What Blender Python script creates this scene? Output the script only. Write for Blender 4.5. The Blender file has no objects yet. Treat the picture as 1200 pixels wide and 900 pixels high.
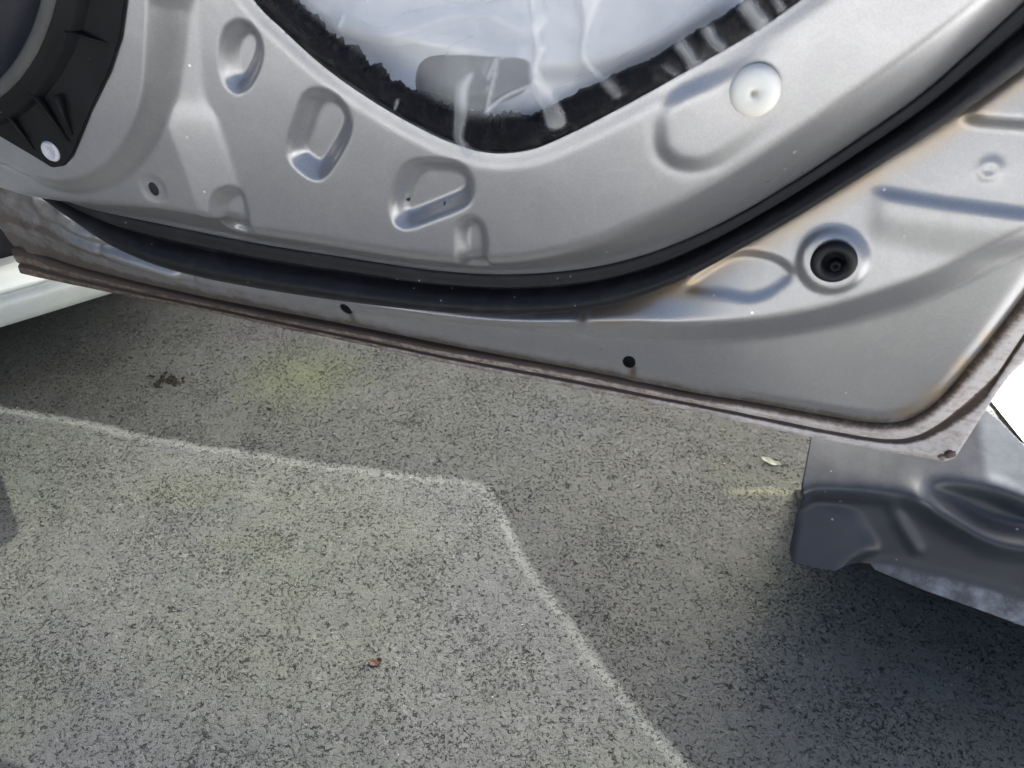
import bpy, bmesh, math, random
import numpy as np
from mathutils import Vector, Matrix

S = bpy.context.scene
col = S.collection
rng = np.random.RandomState(7)
random.seed(7)

# ---------------------------------------------------------------- camera
FPX = 873.0            # focal length in photo pixels (1200 wide)
PITCH = math.radians(38)
CAMZ = 0.57
cd = bpy.data.cameras.new('camera')
cam = bpy.data.objects.new('camera', cd)
col.objects.link(cam)
cam.location = (0, 0, CAMZ)
cam.rotation_euler = (math.radians(90) - PITCH, 0, 0)
cd.sensor_width = 36
cd.lens = 36 * FPX / 1200
cd.clip_start = 0.01
cd.clip_end = 3000
cd.dof.use_dof = True
cd.dof.focus_distance = 0.56
cd.dof.aperture_fstop = 14.0
S.camera = cam

# ---------------------------------------------------------------- light
SUN_EL = math.radians(41)
SUN_AZ = math.radians(35)       # measured from +Y towards +X: behind the door
SDIR = Vector((math.cos(SUN_EL) * math.sin(SUN_AZ), math.cos(SUN_EL) * math.cos(SUN_AZ), math.sin(SUN_EL)))
w = bpy.data.worlds.new('World')
S.world = w
w.use_nodes = True
nt = w.node_tree
bgn = nt.nodes['Background']
sky = nt.nodes.new('ShaderNodeTexSky')
sky.sky_type = 'NISHITA'
sky.sun_disc = False
sky.sun_elevation = SUN_EL
sky.sun_rotation = SUN_AZ
sky.dust_density = 10.0
sky.air_density = 0.7
sky.ozone_density = 0.6
nt.links.new(sky.outputs[0], bgn.inputs[0])
bgn.inputs[1].default_value = 0.08
sl = bpy.data.lights.new('sun', 'SUN')
sl.energy = 4.0
sl.angle = math.radians(0.5)
sl.color = (1.0, 0.97, 0.93)
sun = bpy.data.objects.new('sun', sl)
col.objects.link(sun)
sun.rotation_euler = (-SDIR).to_track_quat('-Z', 'Y').to_euler()
S.view_settings.view_transform = 'Standard'
S.view_settings.look = 'None'
S.view_settings.exposure = 2.27
S.view_settings.use_white_balance = True
S.view_settings.white_balance_temperature = 6150
S.view_settings.white_balance_tint = 6
S.view_settings.gamma = 1.0
S.cycles.max_bounces = 10
S.cycles.transparent_max_bounces = 12

# ---------------------------------------------------------------- frames
CAM = np.array([0, 0, CAMZ])
_F = np.array([0, math.cos(PITCH), -math.sin(PITCH)])
_U = np.array([0, math.sin(PITCH), math.cos(PITCH)])
_R = np.array([1.0, 0, 0])
def ray(x, y):
    return _F + (x - 600) / FPX * _R - (y - 450) / FPX * _U

class Frame:
    """a plane of the place: origin O, axes D (right), W (up), N (towards the camera side)"""
    def __init__(s, O, D, W, N):
        s.O, s.D, s.W, s.N = [np.array(a, float) for a in (O, D, W, N)]
    def uv(s, x, y, h=0.0):
        r = ray(x, y)
        t = ((s.O + s.N * h - CAM) @ s.N) / (r @ s.N)
        p = CAM + t * r - s.O
        return float(p @ s.D), float(p @ s.W)
    def pts(s, pl, h=0.0):
        return np.array([s.uv(x, y, h) for x, y in pl])
    def xyz(s, U, V, Hh):
        return s.O + np.multiply.outer(U, s.D) + np.multiply.outer(V, s.W) + np.multiply.outer(Hh, s.N)

az = math.radians(108.2)
dD = np.array([math.sin(az), math.cos(az), 0.0])
dN = np.array([dD[1], -dD[0], 0.0])
r0 = ray(600, 430)
A0 = CAM + 0.48 * r0 / np.linalg.norm(r0)
DOOR = Frame((A0[0], A0[1], 0.0), dD, (0, 0, 1), dN)
def ground_at(x, y, z=0.0):
    r = ray(x, y)
    t = (z - CAMZ) / r[2]
    return CAM + t * r

# ---------------------------------------------------------------- numeric helpers
def spline(P, n=8, closed=False):
    P = np.asarray(P, float)
    N = len(P)
    out = []
    rg = range(N if closed else N - 1)
    for i in rg:
        if closed:
            a, b, c, d = P[(i - 1) % N], P[i], P[(i + 1) % N], P[(i + 2) % N]
        else:
            b, c = P[i], P[i + 1]
            a = P[i - 1] if i > 0 else 2 * b - c
            d = P[i + 2] if i + 2 < N else 2 * c - b
        for k in range(n):
            t = k / n
            out.append(0.5 * ((2 * b) + (-a + c) * t + (2 * a - 5 * b + 4 * c - d) * t * t + (-a + 3 * b - 3 * c + d) * t ** 3))
    if not closed:
        out.append(P[-1])
    return np.array(out)

def sdf(U, V, poly):
    """signed distance, negative inside"""
    P = np.asarray(poly)
    Q = np.roll(P, -1, axis=0)
    best = np.full(U.shape, 1e9)
    inside = np.zeros(U.shape, bool)
    for (ax, ay), (bx, by) in zip(P, Q):
        ex, ey = bx - ax, by - ay
        wx, wy = U - ax, V - ay
        t = np.clip((wx * ex + wy * ey) / (ex * ex + ey * ey + 1e-18), 0, 1)
        d = (wx - ex * t) ** 2 + (wy - ey * t) ** 2
        best = np.minimum(best, d)
        if ay != by:
            c = ((ay > V) != (by > V)) & (U < ex * (V - ay) / (by - ay) + ax)
            inside ^= c
    return np.where(inside, -1, 1) * np.sqrt(best)

def dist_line(U, V, P):
    best = np.full(U.shape, 1e9)
    P = np.asarray(P)
    for (ax, ay), (bx, by) in zip(P[:-1], P[1:]):
        ex, ey = bx - ax, by - ay
        wx, wy = U - ax, V - ay
        t = np.clip((wx * ex + wy * ey) / (ex * ex + ey * ey + 1e-18), 0, 1)
        best = np.minimum(best, (wx - ex * t) ** 2 + (wy - ey * t) ** 2)
    return np.sqrt(best)

def sm(x, a, b):
    t = np.clip((x - a) / (b - a), 0, 1)
    return t * t * (3 - 2 * t)

def noise2(U, V, scale, seed=0):
    g = np.random.RandomState(seed).rand(256, 256)
    x, y = U / scale + 1000.3, V / scale + 1000.7
    xi, yi = np.floor(x).astype(int), np.floor(y).astype(int)
    fx, fy = x - xi, y - yi
    fx, fy = fx * fx * (3 - 2 * fx), fy * fy * (3 - 2 * fy)
    a = g[xi % 256, yi % 256]; b = g[(xi + 1) % 256, yi % 256]
    c = g[xi % 256, (yi + 1) % 256]; d = g[(xi + 1) % 256, (yi + 1) % 256]
    return (a * (1 - fx) + b * fx) * (1 - fy) + (c * (1 - fx) + d * fx) * fy - 0.5

def blur(Z, k):
    """separable gaussian blur, k = sigma in cells"""
    r = int(3 * k) + 1
    g = np.exp(-0.5 * (np.arange(-r, r + 1) / k) ** 2); g /= g.sum()
    for axis in (0, 1):
        pad = [(0, 0), (0, 0)]; pad[axis] = (r, r)
        Zp = np.pad(Z, pad, mode='edge')
        o = np.zeros_like(Z)
        n = Z.shape[axis]
        for i, wgt in enumerate(g):
            o += wgt * (Zp[i:i + n, :] if axis == 0 else Zp[:, i:i + n])
        Z = o
    return Z

# ---------------------------------------------------------------- object helpers
def tag(o, label=None, cat=None, group=None, kind=None):
    if label: o['label'] = label
    if cat: o['category'] = cat
    if group: o['group'] = group
    if kind: o['kind'] = kind
    return o

def empty(name, loc, label=None, cat=None, group=None):
    o = bpy.data.objects.new(name, None)
    col.objects.link(o)
    o.location = loc
    o.empty_display_size = 0.05
    return tag(o, label, cat, group)

def link(name, me, mat=None, parent=None, smooth=True):
    o = bpy.data.objects.new(name, me)
    col.objects.link(o)
    if mat: me.materials.append(mat)
    if smooth: me.shade_smooth()
    if parent:
        loc = Vector((0, 0, 0)); p = parent
        while p: loc += p.location; p = p.parent
        me.transform(Matrix.Translation(-loc))
        o.parent = parent
    return o

def mesh_from(verts, faces, name='mesh'):
    me = bpy.data.meshes.new(name)
    V = np.asarray(verts, np.float32).reshape(-1, 3)
    F = np.asarray(faces, np.int32)
    me.vertices.add(len(V)); me.vertices.foreach_set('co', V.ravel())
    k = F.shape[1]
    me.loops.add(F.size); me.loops.foreach_set('vertex_index', F.ravel())
    me.polygons.add(len(F))
    me.polygons.foreach_set('loop_start', np.arange(0, F.size, k, dtype=np.int32))
    me.polygons.foreach_set('loop_total', np.full(len(F), k, np.int32))
    me.update(calc_edges=True)
    me.validate()
    return me

def grid_faces(nu, nv):
    i, j = np.meshgrid(np.arange(nu - 1), np.arange(nv - 1), indexing='ij')
    a = i * nv + j
    return np.stack([a, a + nv, a + nv + 1, a + 1], -1).reshape(-1, 4)

def attr(me, name, vals):
    a = me.attributes.new(name, 'FLOAT', 'POINT')
    a.data.foreach_set('value', np.asarray(vals, np.float32).ravel())

def loft(rows, closed_u=False, closed_v=False):
    """rows: array (n, m, 3) -> mesh"""
    R = np.asarray(rows)
    n, m = R.shape[:2]
    f = []
    for i in range(n if closed_u else n - 1):
        for j in range(m if closed_v else m - 1):
            f.append((i * m + j, ((i + 1) % n) * m + j, ((i + 1) % n) * m + (j + 1) % m, i * m + (j + 1) % m))
    return mesh_from(R.reshape(-1, 3), f)

def resample(P, step):
    P = np.asarray(P)
    L = np.r_[0, np.cumsum(np.linalg.norm(np.diff(P, axis=0), axis=1))]
    t = np.linspace(0, L[-1], max(2, int(L[-1] / step)))
    return np.stack([np.interp(t, L, P[:, k]) for k in range(P.shape[1])], -1)

def cut_grid(U, V, Hh, cell, fields):
    """snap vertices to the zero contour of each field and drop what lies inside (<0)"""
    drop = np.zeros((U.shape[0] - 1, U.shape[1] - 1), bool)
    for fd in fields:
        gu, gv = np.gradient(fd, cell)
        mag = np.sqrt(gu ** 2 + gv ** 2) + 1e-9
        out = fd > 0
        keep = out[:-1, :-1] | out[1:, :-1] | out[1:, 1:] | out[:-1, 1:]
        drop |= ~keep
        m = np.zeros(fd.shape, bool)
        m[:-1, :-1] |= keep; m[1:, :-1] |= keep; m[1:, 1:] |= keep; m[:-1, 1:] |= keep
        m &= ~out
        hu, hv = np.gradient(Hh, cell)
        Hh[m] -= (fd * (gu * hu + gv * hv) / mag)[m]
        U[m] -= (fd * gu / mag)[m]
        V[m] -= (fd * gv / mag)[m]
    return drop

# ---------------------------------------------------------------- materials
def mat(name, base=(0.5, 0.5, 0.5), rough=0.5, metal=0.0, coat=0.0, spec=0.5):
    m = bpy.data.materials.new(name)
    m.use_nodes = True
    b = m.node_tree.nodes['Principled BSDF']
    b.inputs['Base Color'].default_value = (*base, 1)
    b.inputs['Roughness'].default_value = rough
    b.inputs['Metallic'].default_value = metal
    b.inputs['Coat Weight'].default_value = coat
    b.inputs['Coat Roughness'].default_value = 0.25
    b.inputs['Specular IOR Level'].default_value = spec
    return m

class NT:
    off = (0.0, 0.0, 0.0)
    def __init__(s, m): s.t = m.node_tree; s.n = s.t.nodes; s.l = s.t.links; s.b = s.n['Principled BSDF']
    def new(s, ty, **kw):
        n = s.n.new(ty)
        for k, v in kw.items():
            if k == 'i':
                for a, b in v.items(): n.inputs[a].default_value = b
            else: setattr(n, k, v)
        return n
    def link(s, a, b): s.l.new(a, b)
    def coord(s):
        v = s.new('ShaderNodeVectorMath', operation='ADD'); v.inputs[1].default_value = s.off
        s.link(s.new('ShaderNodeTexCoord').outputs['Object'], v.inputs[0]); return v.outputs[0]
    def noise(s, vec, scale, detail=4, rough=0.5, dist=0.0):
        n = s.new('ShaderNodeTexNoise', i={'Scale': scale, 'Detail': detail, 'Roughness': rough, 'Distortion': dist})
        s.link(vec, n.inputs['Vector']); return n.outputs['Fac']
    def ramp(s, fac, stops, interp='LINEAR'):
        r = s.new('ShaderNodeValToRGB'); r.color_ramp.interpolation = interp
        e = r.color_ramp.elements
        while len(e) < len(stops): e.new(0.5)
        for el, (p, c) in zip(e, stops):
            el.position = p
            el.color = (c, c, c, 1) if not hasattr(c, '__len__') else (*c, 1)
        s.link(fac, r.inputs[0]); return r.outputs['Color']
    def mix(s, fac, a, b, mode='MIX'):
        n = s.new('ShaderNodeMix', data_type='RGBA', blend_type=mode)
        for sock, v in ((n.inputs[0], fac), (n.inputs[6], a), (n.inputs[7], b)):
            if hasattr(v, 'is_linked') or isinstance(v, bpy.types.NodeSocket): s.link(v, sock)
            elif hasattr(v, '__len__'): sock.default_value = (*v, 1)
            else: sock.default_value = v
        return n.outputs[2]
    def math(s, op, a, b=0.0):
        n = s.new('ShaderNodeMath', operation=op)
        for k, v in enumerate((a, b)):
            if isinstance(v, bpy.types.NodeSocket): s.link(v, n.inputs[k])
            else: n.inputs[k].default_value = v
        return n.outputs[0]
    def attr(s, name):
        return s.new('ShaderNodeAttribute', attribute_name=name).outputs['Fac']
    def bump(s, h, strength, dist, normal=None):
        n = s.new('ShaderNodeBump', i={'Strength': strength, 'Distance': dist})
        s.link(h, n.inputs['Height'])
        if normal: s.link(normal, n.inputs['Normal'])
        return n.outputs[0]

def paint_material(name, base, dirt_scale=1.0):
    NT.off = (3.71, 1.37, 2.13)
    m = mat(name, base, 0.36, 0.7, 0.2)
    g = NT(m)
    c = g.coord()
    # metallic flake and dust film
    flake = g.noise(c, 1400, 2)
    base_c = g.mix(g.ramp(flake, [(0.35, 0.0), (0.65, 1.0)]), tuple(x * 0.93 for x in base), tuple(min(1, x * 1.07) for x in base))
    dustn = g.noise(c, 9, 6, 0.65)
    dust = g.ramp(dustn, [(0.42, 0.0), (0.75, 0.35)])
    c1 = g.mix(dust, base_c, (0.32, 0.315, 0.30))
    wm = g.noise(c, 34, 7, 0.7, 1.2)
    c1 = g.mix(g.ramp(wm, [(0.5, 0.0), (0.56, 0.10), (0.60, 0.0)]), c1, (0.55, 0.54, 0.52))
    # grime and painted shade: attribute broken up by noise
    n2 = g.noise(c, 70, 6, 0.65)
    n3 = g.noise(c, 500, 3, 0.6)
    grime_and_shade = g.math('MULTIPLY', g.attr('dirt'), g.math('ADD', g.math('MULTIPLY', n2, 1.4), g.math('MULTIPLY', n3, 0.5)))
    grime_and_shade = g.ramp(grime_and_shade, [(0.12, 0.0), (0.75, 1.0)])
    tan = g.math('MULTIPLY', g.attr('tan'), g.math('ADD', g.math('MULTIPLY', n2, 1.2), 0.25))
    c2 = g.mix(g.ramp(tan, [(0.1, 0.0), (0.9, 0.8)]), c1, (0.44, 0.31, 0.17))
    c3 = g.mix(grime_and_shade, c2, g.mix(n3, (0.06, 0.046, 0.036), (0.13, 0.105, 0.085)))
    # pits, specks, chips
    sp = g.new('ShaderNodeTexVoronoi', i={'Scale': 90.0}); g.link(c, sp.inputs['Vector'])
    sel = g.noise(c, 14, 2)
    speck = g.math('MULTIPLY', g.ramp(sp.outputs['Distance'], [(0.0, 1.0), (0.06, 1.0), (0.09, 0.0)]), g.ramp(sel, [(0.66, 0.0), (0.70, 0.8)]))
    c4 = g.mix(speck, c3, (0.06, 0.045, 0.035))
    sp2 = g.new('ShaderNodeTexVoronoi', i={'Scale': 55.0}); g.link(c, sp2.inputs['Vector'])
    sel2 = g.noise(c, 23, 2)
    speck2 = g.math('MULTIPLY', g.ramp(sp2.outputs['Distance'], [(0.0, 1.0), (0.035, 1.0), (0.06, 0.0)]), g.ramp(sel2, [(0.5, 0.0), (0.54, 1.0)]))
    c5 = g.mix(speck2, c4, (0.75, 0.75, 0.76))
    g.link(c5, g.b.inputs['Base Color'])
    rr = g.math('ADD', g.math('MULTIPLY', grime_and_shade, 0.4), g.math('ADD', g.math('MULTIPLY', dustn, 0.18), 0.24))
    g.link(rr, g.b.inputs['Roughness'])
    g.link(g.math('SUBTRACT', 0.68, g.math('MULTIPLY', grime_and_shade, 0.68)), g.b.inputs['Metallic'])
    h = g.math('ADD', g.math('MULTIPLY', g.noise(c, 130, 3), 0.4), g.math('MULTIPLY', grime_and_shade, n3))
    g.link(g.bump(h, 0.15, 0.0004), g.b.inputs['Normal'])
    return m

M = {}
M['paint'] = paint_material('silver_paint', (0.37, 0.365, 0.38))
NT.off = (0.0, 0.0, 0.0); M['hem'] = None
def hem_material():
    m = mat('grimy_hem_paint', (0.4, 0.37, 0.35), 0.55, 0.15)
    g = NT(m); c = g.coord()
    st = g.new('ShaderNodeMapping', i={'Scale': (1, 1, 4)}); g.link(c, st.inputs['Vector'])
    n1 = g.noise(st.outputs[0], 60, 8, 0.78); n2 = g.noise(c, 260, 5, 0.65); n3 = g.noise(c, 1100, 2)
    d = g.attr('dirt')
    k = g.math('ADD', g.math('MULTIPLY', n1, 0.75), g.math('MULTIPLY', n2, 0.45))
    k = g.math('ADD', k, g.math('MULTIPLY', d, 0.55))
    base = g.ramp(k, [(0.46, (0.64, 0.59, 0.56)), (0.62, (0.46, 0.39, 0.36)), (0.78, (0.22, 0.165, 0.13)), (0.96, (0.07, 0.048, 0.035))])
    g.link(base, g.b.inputs['Base Color'])
    g.link(g.bump(g.math('ADD', n2, g.math('MULTIPLY', n3, 0.4)), 0.5, 0.0012), g.b.inputs['Normal'])
    return m
M['hem'] = hem_material()

def rubber_material():
    m = mat('black_rubber', (0.015, 0.015, 0.017), 0.5, 0, 0, 0.28)
    g = NT(m); c = g.coord()
    n = g.noise(c, 60, 5, 0.6); n2 = g.noise(c, 700, 3)
    g.link(g.mix(g.ramp(n, [(0.5, 0.0), (0.8, 0.6)]), (0.012, 0.012, 0.014), (0.045, 0.043, 0.045)), g.b.inputs['Base Color'])
    sp = g.new('ShaderNodeTexVoronoi', i={'Scale': 120.0}); g.link(c, sp.inputs['Vector'])
    spk = g.math('MULTIPLY', g.ramp(sp.outputs['Distance'], [(0.0, 1.0), (0.06, 1.0), (0.1, 0.0)]), g.ramp(g.noise(c, 30, 2), [(0.55, 0.0), (0.6, 1.0)]))
    mx = g.mix(spk, g.b.inputs['Base Color'].links[0].from_socket, (0.3, 0.28, 0.26))
    g.link(mx, g.b.inputs['Base Color'])
    g.link(g.math('ADD', 0.36, g.math('MULTIPLY', n, 0.25)), g.b.inputs['Roughness'])
    g.link(g.bump(n2, 0.15, 0.0004), g.b.inputs['Normal'])
    return m
M['rubber'] = rubber_material()

def plastic_material(name, base, rough=0.4, specks=True, spec=0.5, bumpy=0.2):
    m = mat(name, base, rough, 0, 0, spec)
    g = NT(m); c = g.coord()
    n = g.noise(c, 24, 6, 0.6); n2 = g.noise(c, 1500, 2)
    cc = g.mix(g.ramp(n, [(0.4, 0.0), (0.75, 0.5)]), base, tuple(min(1, x * 1.6 + 0.015) for x in base))
    if specks:
        lim = 0.56 if specks == 0.5 else 0.45
        sp = g.new('ShaderNodeTexVoronoi', i={'Scale': 110.0}); g.link(c, sp.inputs['Vector'])
        spk = g.math('MULTIPLY', g.ramp(sp.outputs['Distance'], [(0.0, 1.0), (0.07, 1.0), (0.11, 0.0)]), g.ramp(g.noise(c, 18, 2), [(lim, 0.0), (lim + 0.1, 0.7)]))
        cc = g.mix(spk, cc, (0.5, 0.5, 0.52))
    g.link(cc, g.b.inputs['Base Color'])
    g.link(g.math('ADD', rough - 0.1, g.math('MULTIPLY', n, 0.25)), g.b.inputs['Roughness'])
    g.link(g.bump(n2, bumpy, 0.0003), g.b.inputs['Normal'])
    return m
M['black_plastic'] = plastic_material('black_plastic', (0.006, 0.006, 0.007), 0.5, 0.5, 0.2)
M['liner'] = plastic_material('dark_grey_moulded_plastic', (0.026, 0.029, 0.038), 0.40, 0.5, 0.5)
def add_glare(m):  # pale glare on lip and shoulder mixed into the colour
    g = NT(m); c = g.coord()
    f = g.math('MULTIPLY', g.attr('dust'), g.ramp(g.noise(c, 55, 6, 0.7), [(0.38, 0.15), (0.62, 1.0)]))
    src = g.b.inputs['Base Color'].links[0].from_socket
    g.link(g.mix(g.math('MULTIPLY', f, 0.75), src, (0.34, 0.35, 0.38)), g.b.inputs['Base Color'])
add_glare(M['liner'])
M['white_plastic'] = plastic_material('white_nylon', (0.82, 0.78, 0.70), 0.55, False, 0.2)
M['grey_plastic'] = plastic_material('pale_grey_nylon', (0.50, 0.49, 0.52), 0.4, False)
M['foam'] = plastic_material('grey_foam_surround', (0.085, 0.083, 0.08), 0.85, False, 0.3, 1.0)
M['cone'] = plastic_material('dark_cone', (0.008, 0.008, 0.014), 0.5, False)
M['dark'] = plastic_material('shade_skirt_black', (0.012, 0.011, 0.010), 0.8, False, 0.2)  # black for the added skirt that darkens the ground

def butyl_material():
    m = mat('black_butyl', (0.006, 0.005, 0.007), 0.55, 0, 0, 0.2)
    g = NT(m); c = g.coord()
    n = g.noise(c, 220, 6, 0.7, 0.8)
    g.link(g.ramp(n, [(0.5, (0.004, 0.004, 0.006)), (0.8, (0.03, 0.02, 0.03))]), g.b.inputs['Base Color'])
    g.link(g.bump(n, 0.9, 0.002), g.b.inputs['Normal'])
    return m
M['butyl'] = butyl_material()

def film_material():
    m = bpy.data.materials.new('milky_clear_film')
    m.use_nodes = True
    g = NT(m); n = g.n
    n.remove(g.b)
    out = n['Material Output']
    tr = g.new('ShaderNodeBsdfTransparent'); tr.inputs[0].default_value = (0.97, 0.98, 1, 1)
    di = g.new('ShaderNodeBsdfDiffuse'); di.inputs[0].default_value = (0.92, 0.91, 0.90, 1)
    tl = g.new('ShaderNodeBsdfTranslucent'); tl.inputs[0].default_value = (0.80, 0.84, 0.92, 1)
    gl = g.new('ShaderNodeBsdfGlossy'); gl.inputs['Roughness'].default_value = 0.12
    c = g.coord()
    nz = g.noise(c, 26, 5, 0.6, 0.6)
    milk = g.math('ADD', 0.0, g.math('MULTIPLY', g.attr('fold_sheen'), 0.8))  # folds and their painted reflections whiten the film
    milk = g.math('ADD', milk, g.math('MULTIPLY', g.ramp(nz, [(0.5, 0.0), (0.8, 1.0)]), 0.02))
    dm = g.new('ShaderNodeMixShader', i={0: 0.4}); g.link(di.outputs[0], dm.inputs[1]); g.link(tl.outputs[0], dm.inputs[2])
    m1 = g.new('ShaderNodeMixShader'); g.link(milk, m1.inputs[0]); g.link(tr.outputs[0], m1.inputs[1]); g.link(dm.outputs[0], m1.inputs[2])
    fr = g.new('ShaderNodeFresnel'); bf = g.new('ShaderNodeNewGeometry').outputs['Backfacing']
    g.link(g.math('SUBTRACT', 1.5, g.math('MULTIPLY', bf, 1.5 - 1 / 1.5)), fr.inputs['IOR'])
    bp = g.bump(g.noise(c, 60, 3, 0.5, 0.8), 0.35, 0.003)
    g.link(bp, fr.inputs['Normal']); g.link(bp, gl.inputs['Normal'])
    m2 = g.new('ShaderNodeMixShader'); g.link(g.math('MULTIPLY', fr.outputs[0], g.math('ADD', 0.15, g.attr('fold_sheen'))), m2.inputs[0]); g.link(m1.outputs[0], m2.inputs[1]); g.link(gl.outputs[0], m2.inputs[2])
    g.link(m2.outputs[0], out.inputs[0])
    return m
M['film'] = film_material()

def glass_tint(name, t, stress=True):
    m = bpy.data.materials.new(name)
    m.use_nodes = True
    g = NT(m); g.n.remove(g.b)
    tr = g.new('ShaderNodeBsdfTransparent')
    c = g.coord()
    nz = g.noise(c, 5.0, 2); nz2 = g.noise(c, 6.0, 2)
    cc = g.mix(g.ramp(nz, [(0.4, 0.0), (0.6, 1.0)]), tuple(t * x for x in (0.99, 0.98, 1.02)), tuple(t * x for x in (1.02, 1.03, 0.95)))
    if stress: g.link(cc, tr.inputs[0])
    else: tr.inputs[0].default_value = (t, t, t, 1)
    gl = g.new('ShaderNodeBsdfGlossy'); gl.inputs['Roughness'].default_value = 0.02
    fr = g.new('ShaderNodeFresnel'); bf = g.new('ShaderNodeNewGeometry').outputs['Backfacing']
    g.link(g.math('SUBTRACT', 1.45, g.math('MULTIPLY', bf, 1.45 - 1 / 1.45)), fr.inputs['IOR'])
    mx = g.new('ShaderNodeMixShader'); g.link(fr.outputs[0], mx.inputs[0]); g.link(tr.outputs[0], mx.inputs[1]); g.link(gl.outputs[0], mx.inputs[2])
    g.link(mx.outputs[0], g.n['Material Output'].inputs[0])
    return m

# ---------------------------------------------------------------- ground
def asphalt_material():
    m = mat('weathered_asphalt', (0.1, 0.1, 0.1), 0.85, 0, 0, 0.35)
    g = NT(m); c = g.coord()
    warp = g.new('ShaderNodeTexNoise', i={'Scale': 300.0, 'Detail': 4.0}); g.link(c, warp.inputs['Vector'])
    wv = g.new('ShaderNodeVectorMath', operation='MULTIPLY_ADD'); wv.inputs[1].default_value = (0.006, 0.006, 0)
    g.link(warp.outputs['Color'], wv.inputs[0]); g.link(c, wv.inputs[2])
    st = g.new('ShaderNodeMapping', i={'Scale': (0.7, 1.0, 1)}); g.link(wv.outputs[0], st.inputs['Vector'])
    vo = g.new('ShaderNodeTexVoronoi', feature='DISTANCE_TO_EDGE', i={'Scale': 520.0}); g.link(st.outputs[0], vo.inputs['Vector'])
    gap = g.ramp(vo.outputs['Distance'], [(0.02, 0.0), (0.20, 1.0)])
    sel = g.noise(wv.outputs[0], 330, 4, 0.65)
    sel_big = g.noise(c, 16, 4, 0.6)
    selc = g.math('ADD', g.math('MULTIPLY', sel, 0.8), g.math('MULTIPLY', sel_big, 0.25))
    selm = g.ramp(selc, [(0.41, 1.0), (0.49, 0.0)])
    pit = g.math('MULTIPLY', g.math('SUBTRACT', 1.0, gap), selm)           # irregular dark crevices
    n2 = g.noise(st.outputs[0], 560, 5, 0.75)
    pit2 = g.ramp(n2, [(0.28, 1.0), (0.37, 0.0)])
    vo3 = g.new('ShaderNodeTexVoronoi', feature='DISTANCE_TO_EDGE', i={'Scale': 210.0}); g.link(st.outputs[0], vo3.inputs['Vector'])
    sel3 = g.noise(wv.outputs[0], 120, 4, 0.65)
    pit3 = g.math('MULTIPLY', g.ramp(vo3.outputs['Distance'], [(0.02, 1.0), (0.11, 0.0)]), g.ramp(sel3, [(0.36, 1.0), (0.43, 0.0)]))
    pits = g.math('MAXIMUM', g.math('MAXIMUM', pit, pit3), g.math('MULTIPLY', pit2, 0.7))
    fine = g.noise(c, 700, 5, 0.8)
    big = g.noise(c, 3.2, 5, 0.6)
    b0 = g.mix(g.ramp(fine, [(0.3, 0.0), (0.7, 1.0)]), (0.170, 0.173, 0.152), (0.262, 0.267, 0.235))
    cell = g.new('ShaderNodeTexVoronoi', i={'Scale': 260.0}); g.link(wv.outputs[0], cell.inputs['Vector'])
    sepc = g.new('ShaderNodeSeparateColor'); g.link(cell.outputs['Color'], sepc.inputs[0])
    b0 = g.mix(g.ramp(sepc.outputs[0], [(0.0, 0.35), (0.35, 0.0)]), b0, (0.13, 0.128, 0.118))
    b0 = g.mix(g.ramp(sepc.outputs[1], [(0.85, 0.0), (1.0, 0.4)]), b0, (0.40, 0.398, 0.37))
    b0 = g.mix(g.ramp(g.noise(c, 75, 4, 0.6), [(0.35, 0.32), (0.65, 0.0)]), b0, (0.18, 0.175, 0.15))
    b1 = g.mix(g.ramp(big, [(0.35, 0.0), (0.7, 0.45)]), b0, (0.20, 0.195, 0.195))
    green_light = g.ramp(g.noise(c, 5.5, 4, 0.6), [(0.52, 0.0), (0.72, 0.55)])  # random green tint standing for coloured light through glass
    b2 = g.mix(green_light, b1, (0.22, 0.23, 0.165))
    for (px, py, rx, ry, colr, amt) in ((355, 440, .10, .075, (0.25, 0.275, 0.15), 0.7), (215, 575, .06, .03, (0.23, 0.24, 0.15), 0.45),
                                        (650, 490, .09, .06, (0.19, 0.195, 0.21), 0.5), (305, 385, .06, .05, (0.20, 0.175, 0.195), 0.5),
                                        (898, 575, .05, .008, (0.42, 0.42, 0.28), 0.9)):  # coloured light patches and a sunlit streak painted into the asphalt
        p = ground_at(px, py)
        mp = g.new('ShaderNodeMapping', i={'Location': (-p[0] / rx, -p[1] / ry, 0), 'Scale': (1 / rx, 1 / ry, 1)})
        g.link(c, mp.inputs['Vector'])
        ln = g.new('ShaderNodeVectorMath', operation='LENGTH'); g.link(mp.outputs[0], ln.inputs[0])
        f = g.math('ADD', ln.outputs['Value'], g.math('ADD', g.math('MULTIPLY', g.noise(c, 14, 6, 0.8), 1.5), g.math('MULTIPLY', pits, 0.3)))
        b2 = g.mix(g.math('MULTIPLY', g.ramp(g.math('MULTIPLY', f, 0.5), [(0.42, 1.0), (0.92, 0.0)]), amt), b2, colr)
    b3 = g.mix(g.math('MULTIPLY', pits, 0.9), b2, (0.036, 0.035, 0.031))
    sp = g.new('ShaderNodeTexVoronoi', i={'Scale': 260.0}); g.link(c, sp.inputs['Vector'])
    spk = g.math('MULTIPLY', g.ramp(sp.outputs['Distance'], [(0.0, 1.0), (0.14, 1.0), (0.2, 0.0)]), g.ramp(g.noise(c, 170, 1), [(0.69, 0.0), (0.72, 1.0)]))
    b4 = g.mix(spk, b3, (0.5, 0.5, 0.47))
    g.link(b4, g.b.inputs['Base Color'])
    h = g.math('SUBTRACT', g.math('ADD', g.math('MULTIPLY', fine, 0.25), g.math('MULTIPLY', sel, 0.5)), pits)
    g.link(g.bump(h, 1.0, 0.0036), g.b.inputs['Normal'])
    return m
M['asphalt'] = asphalt_material()
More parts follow.
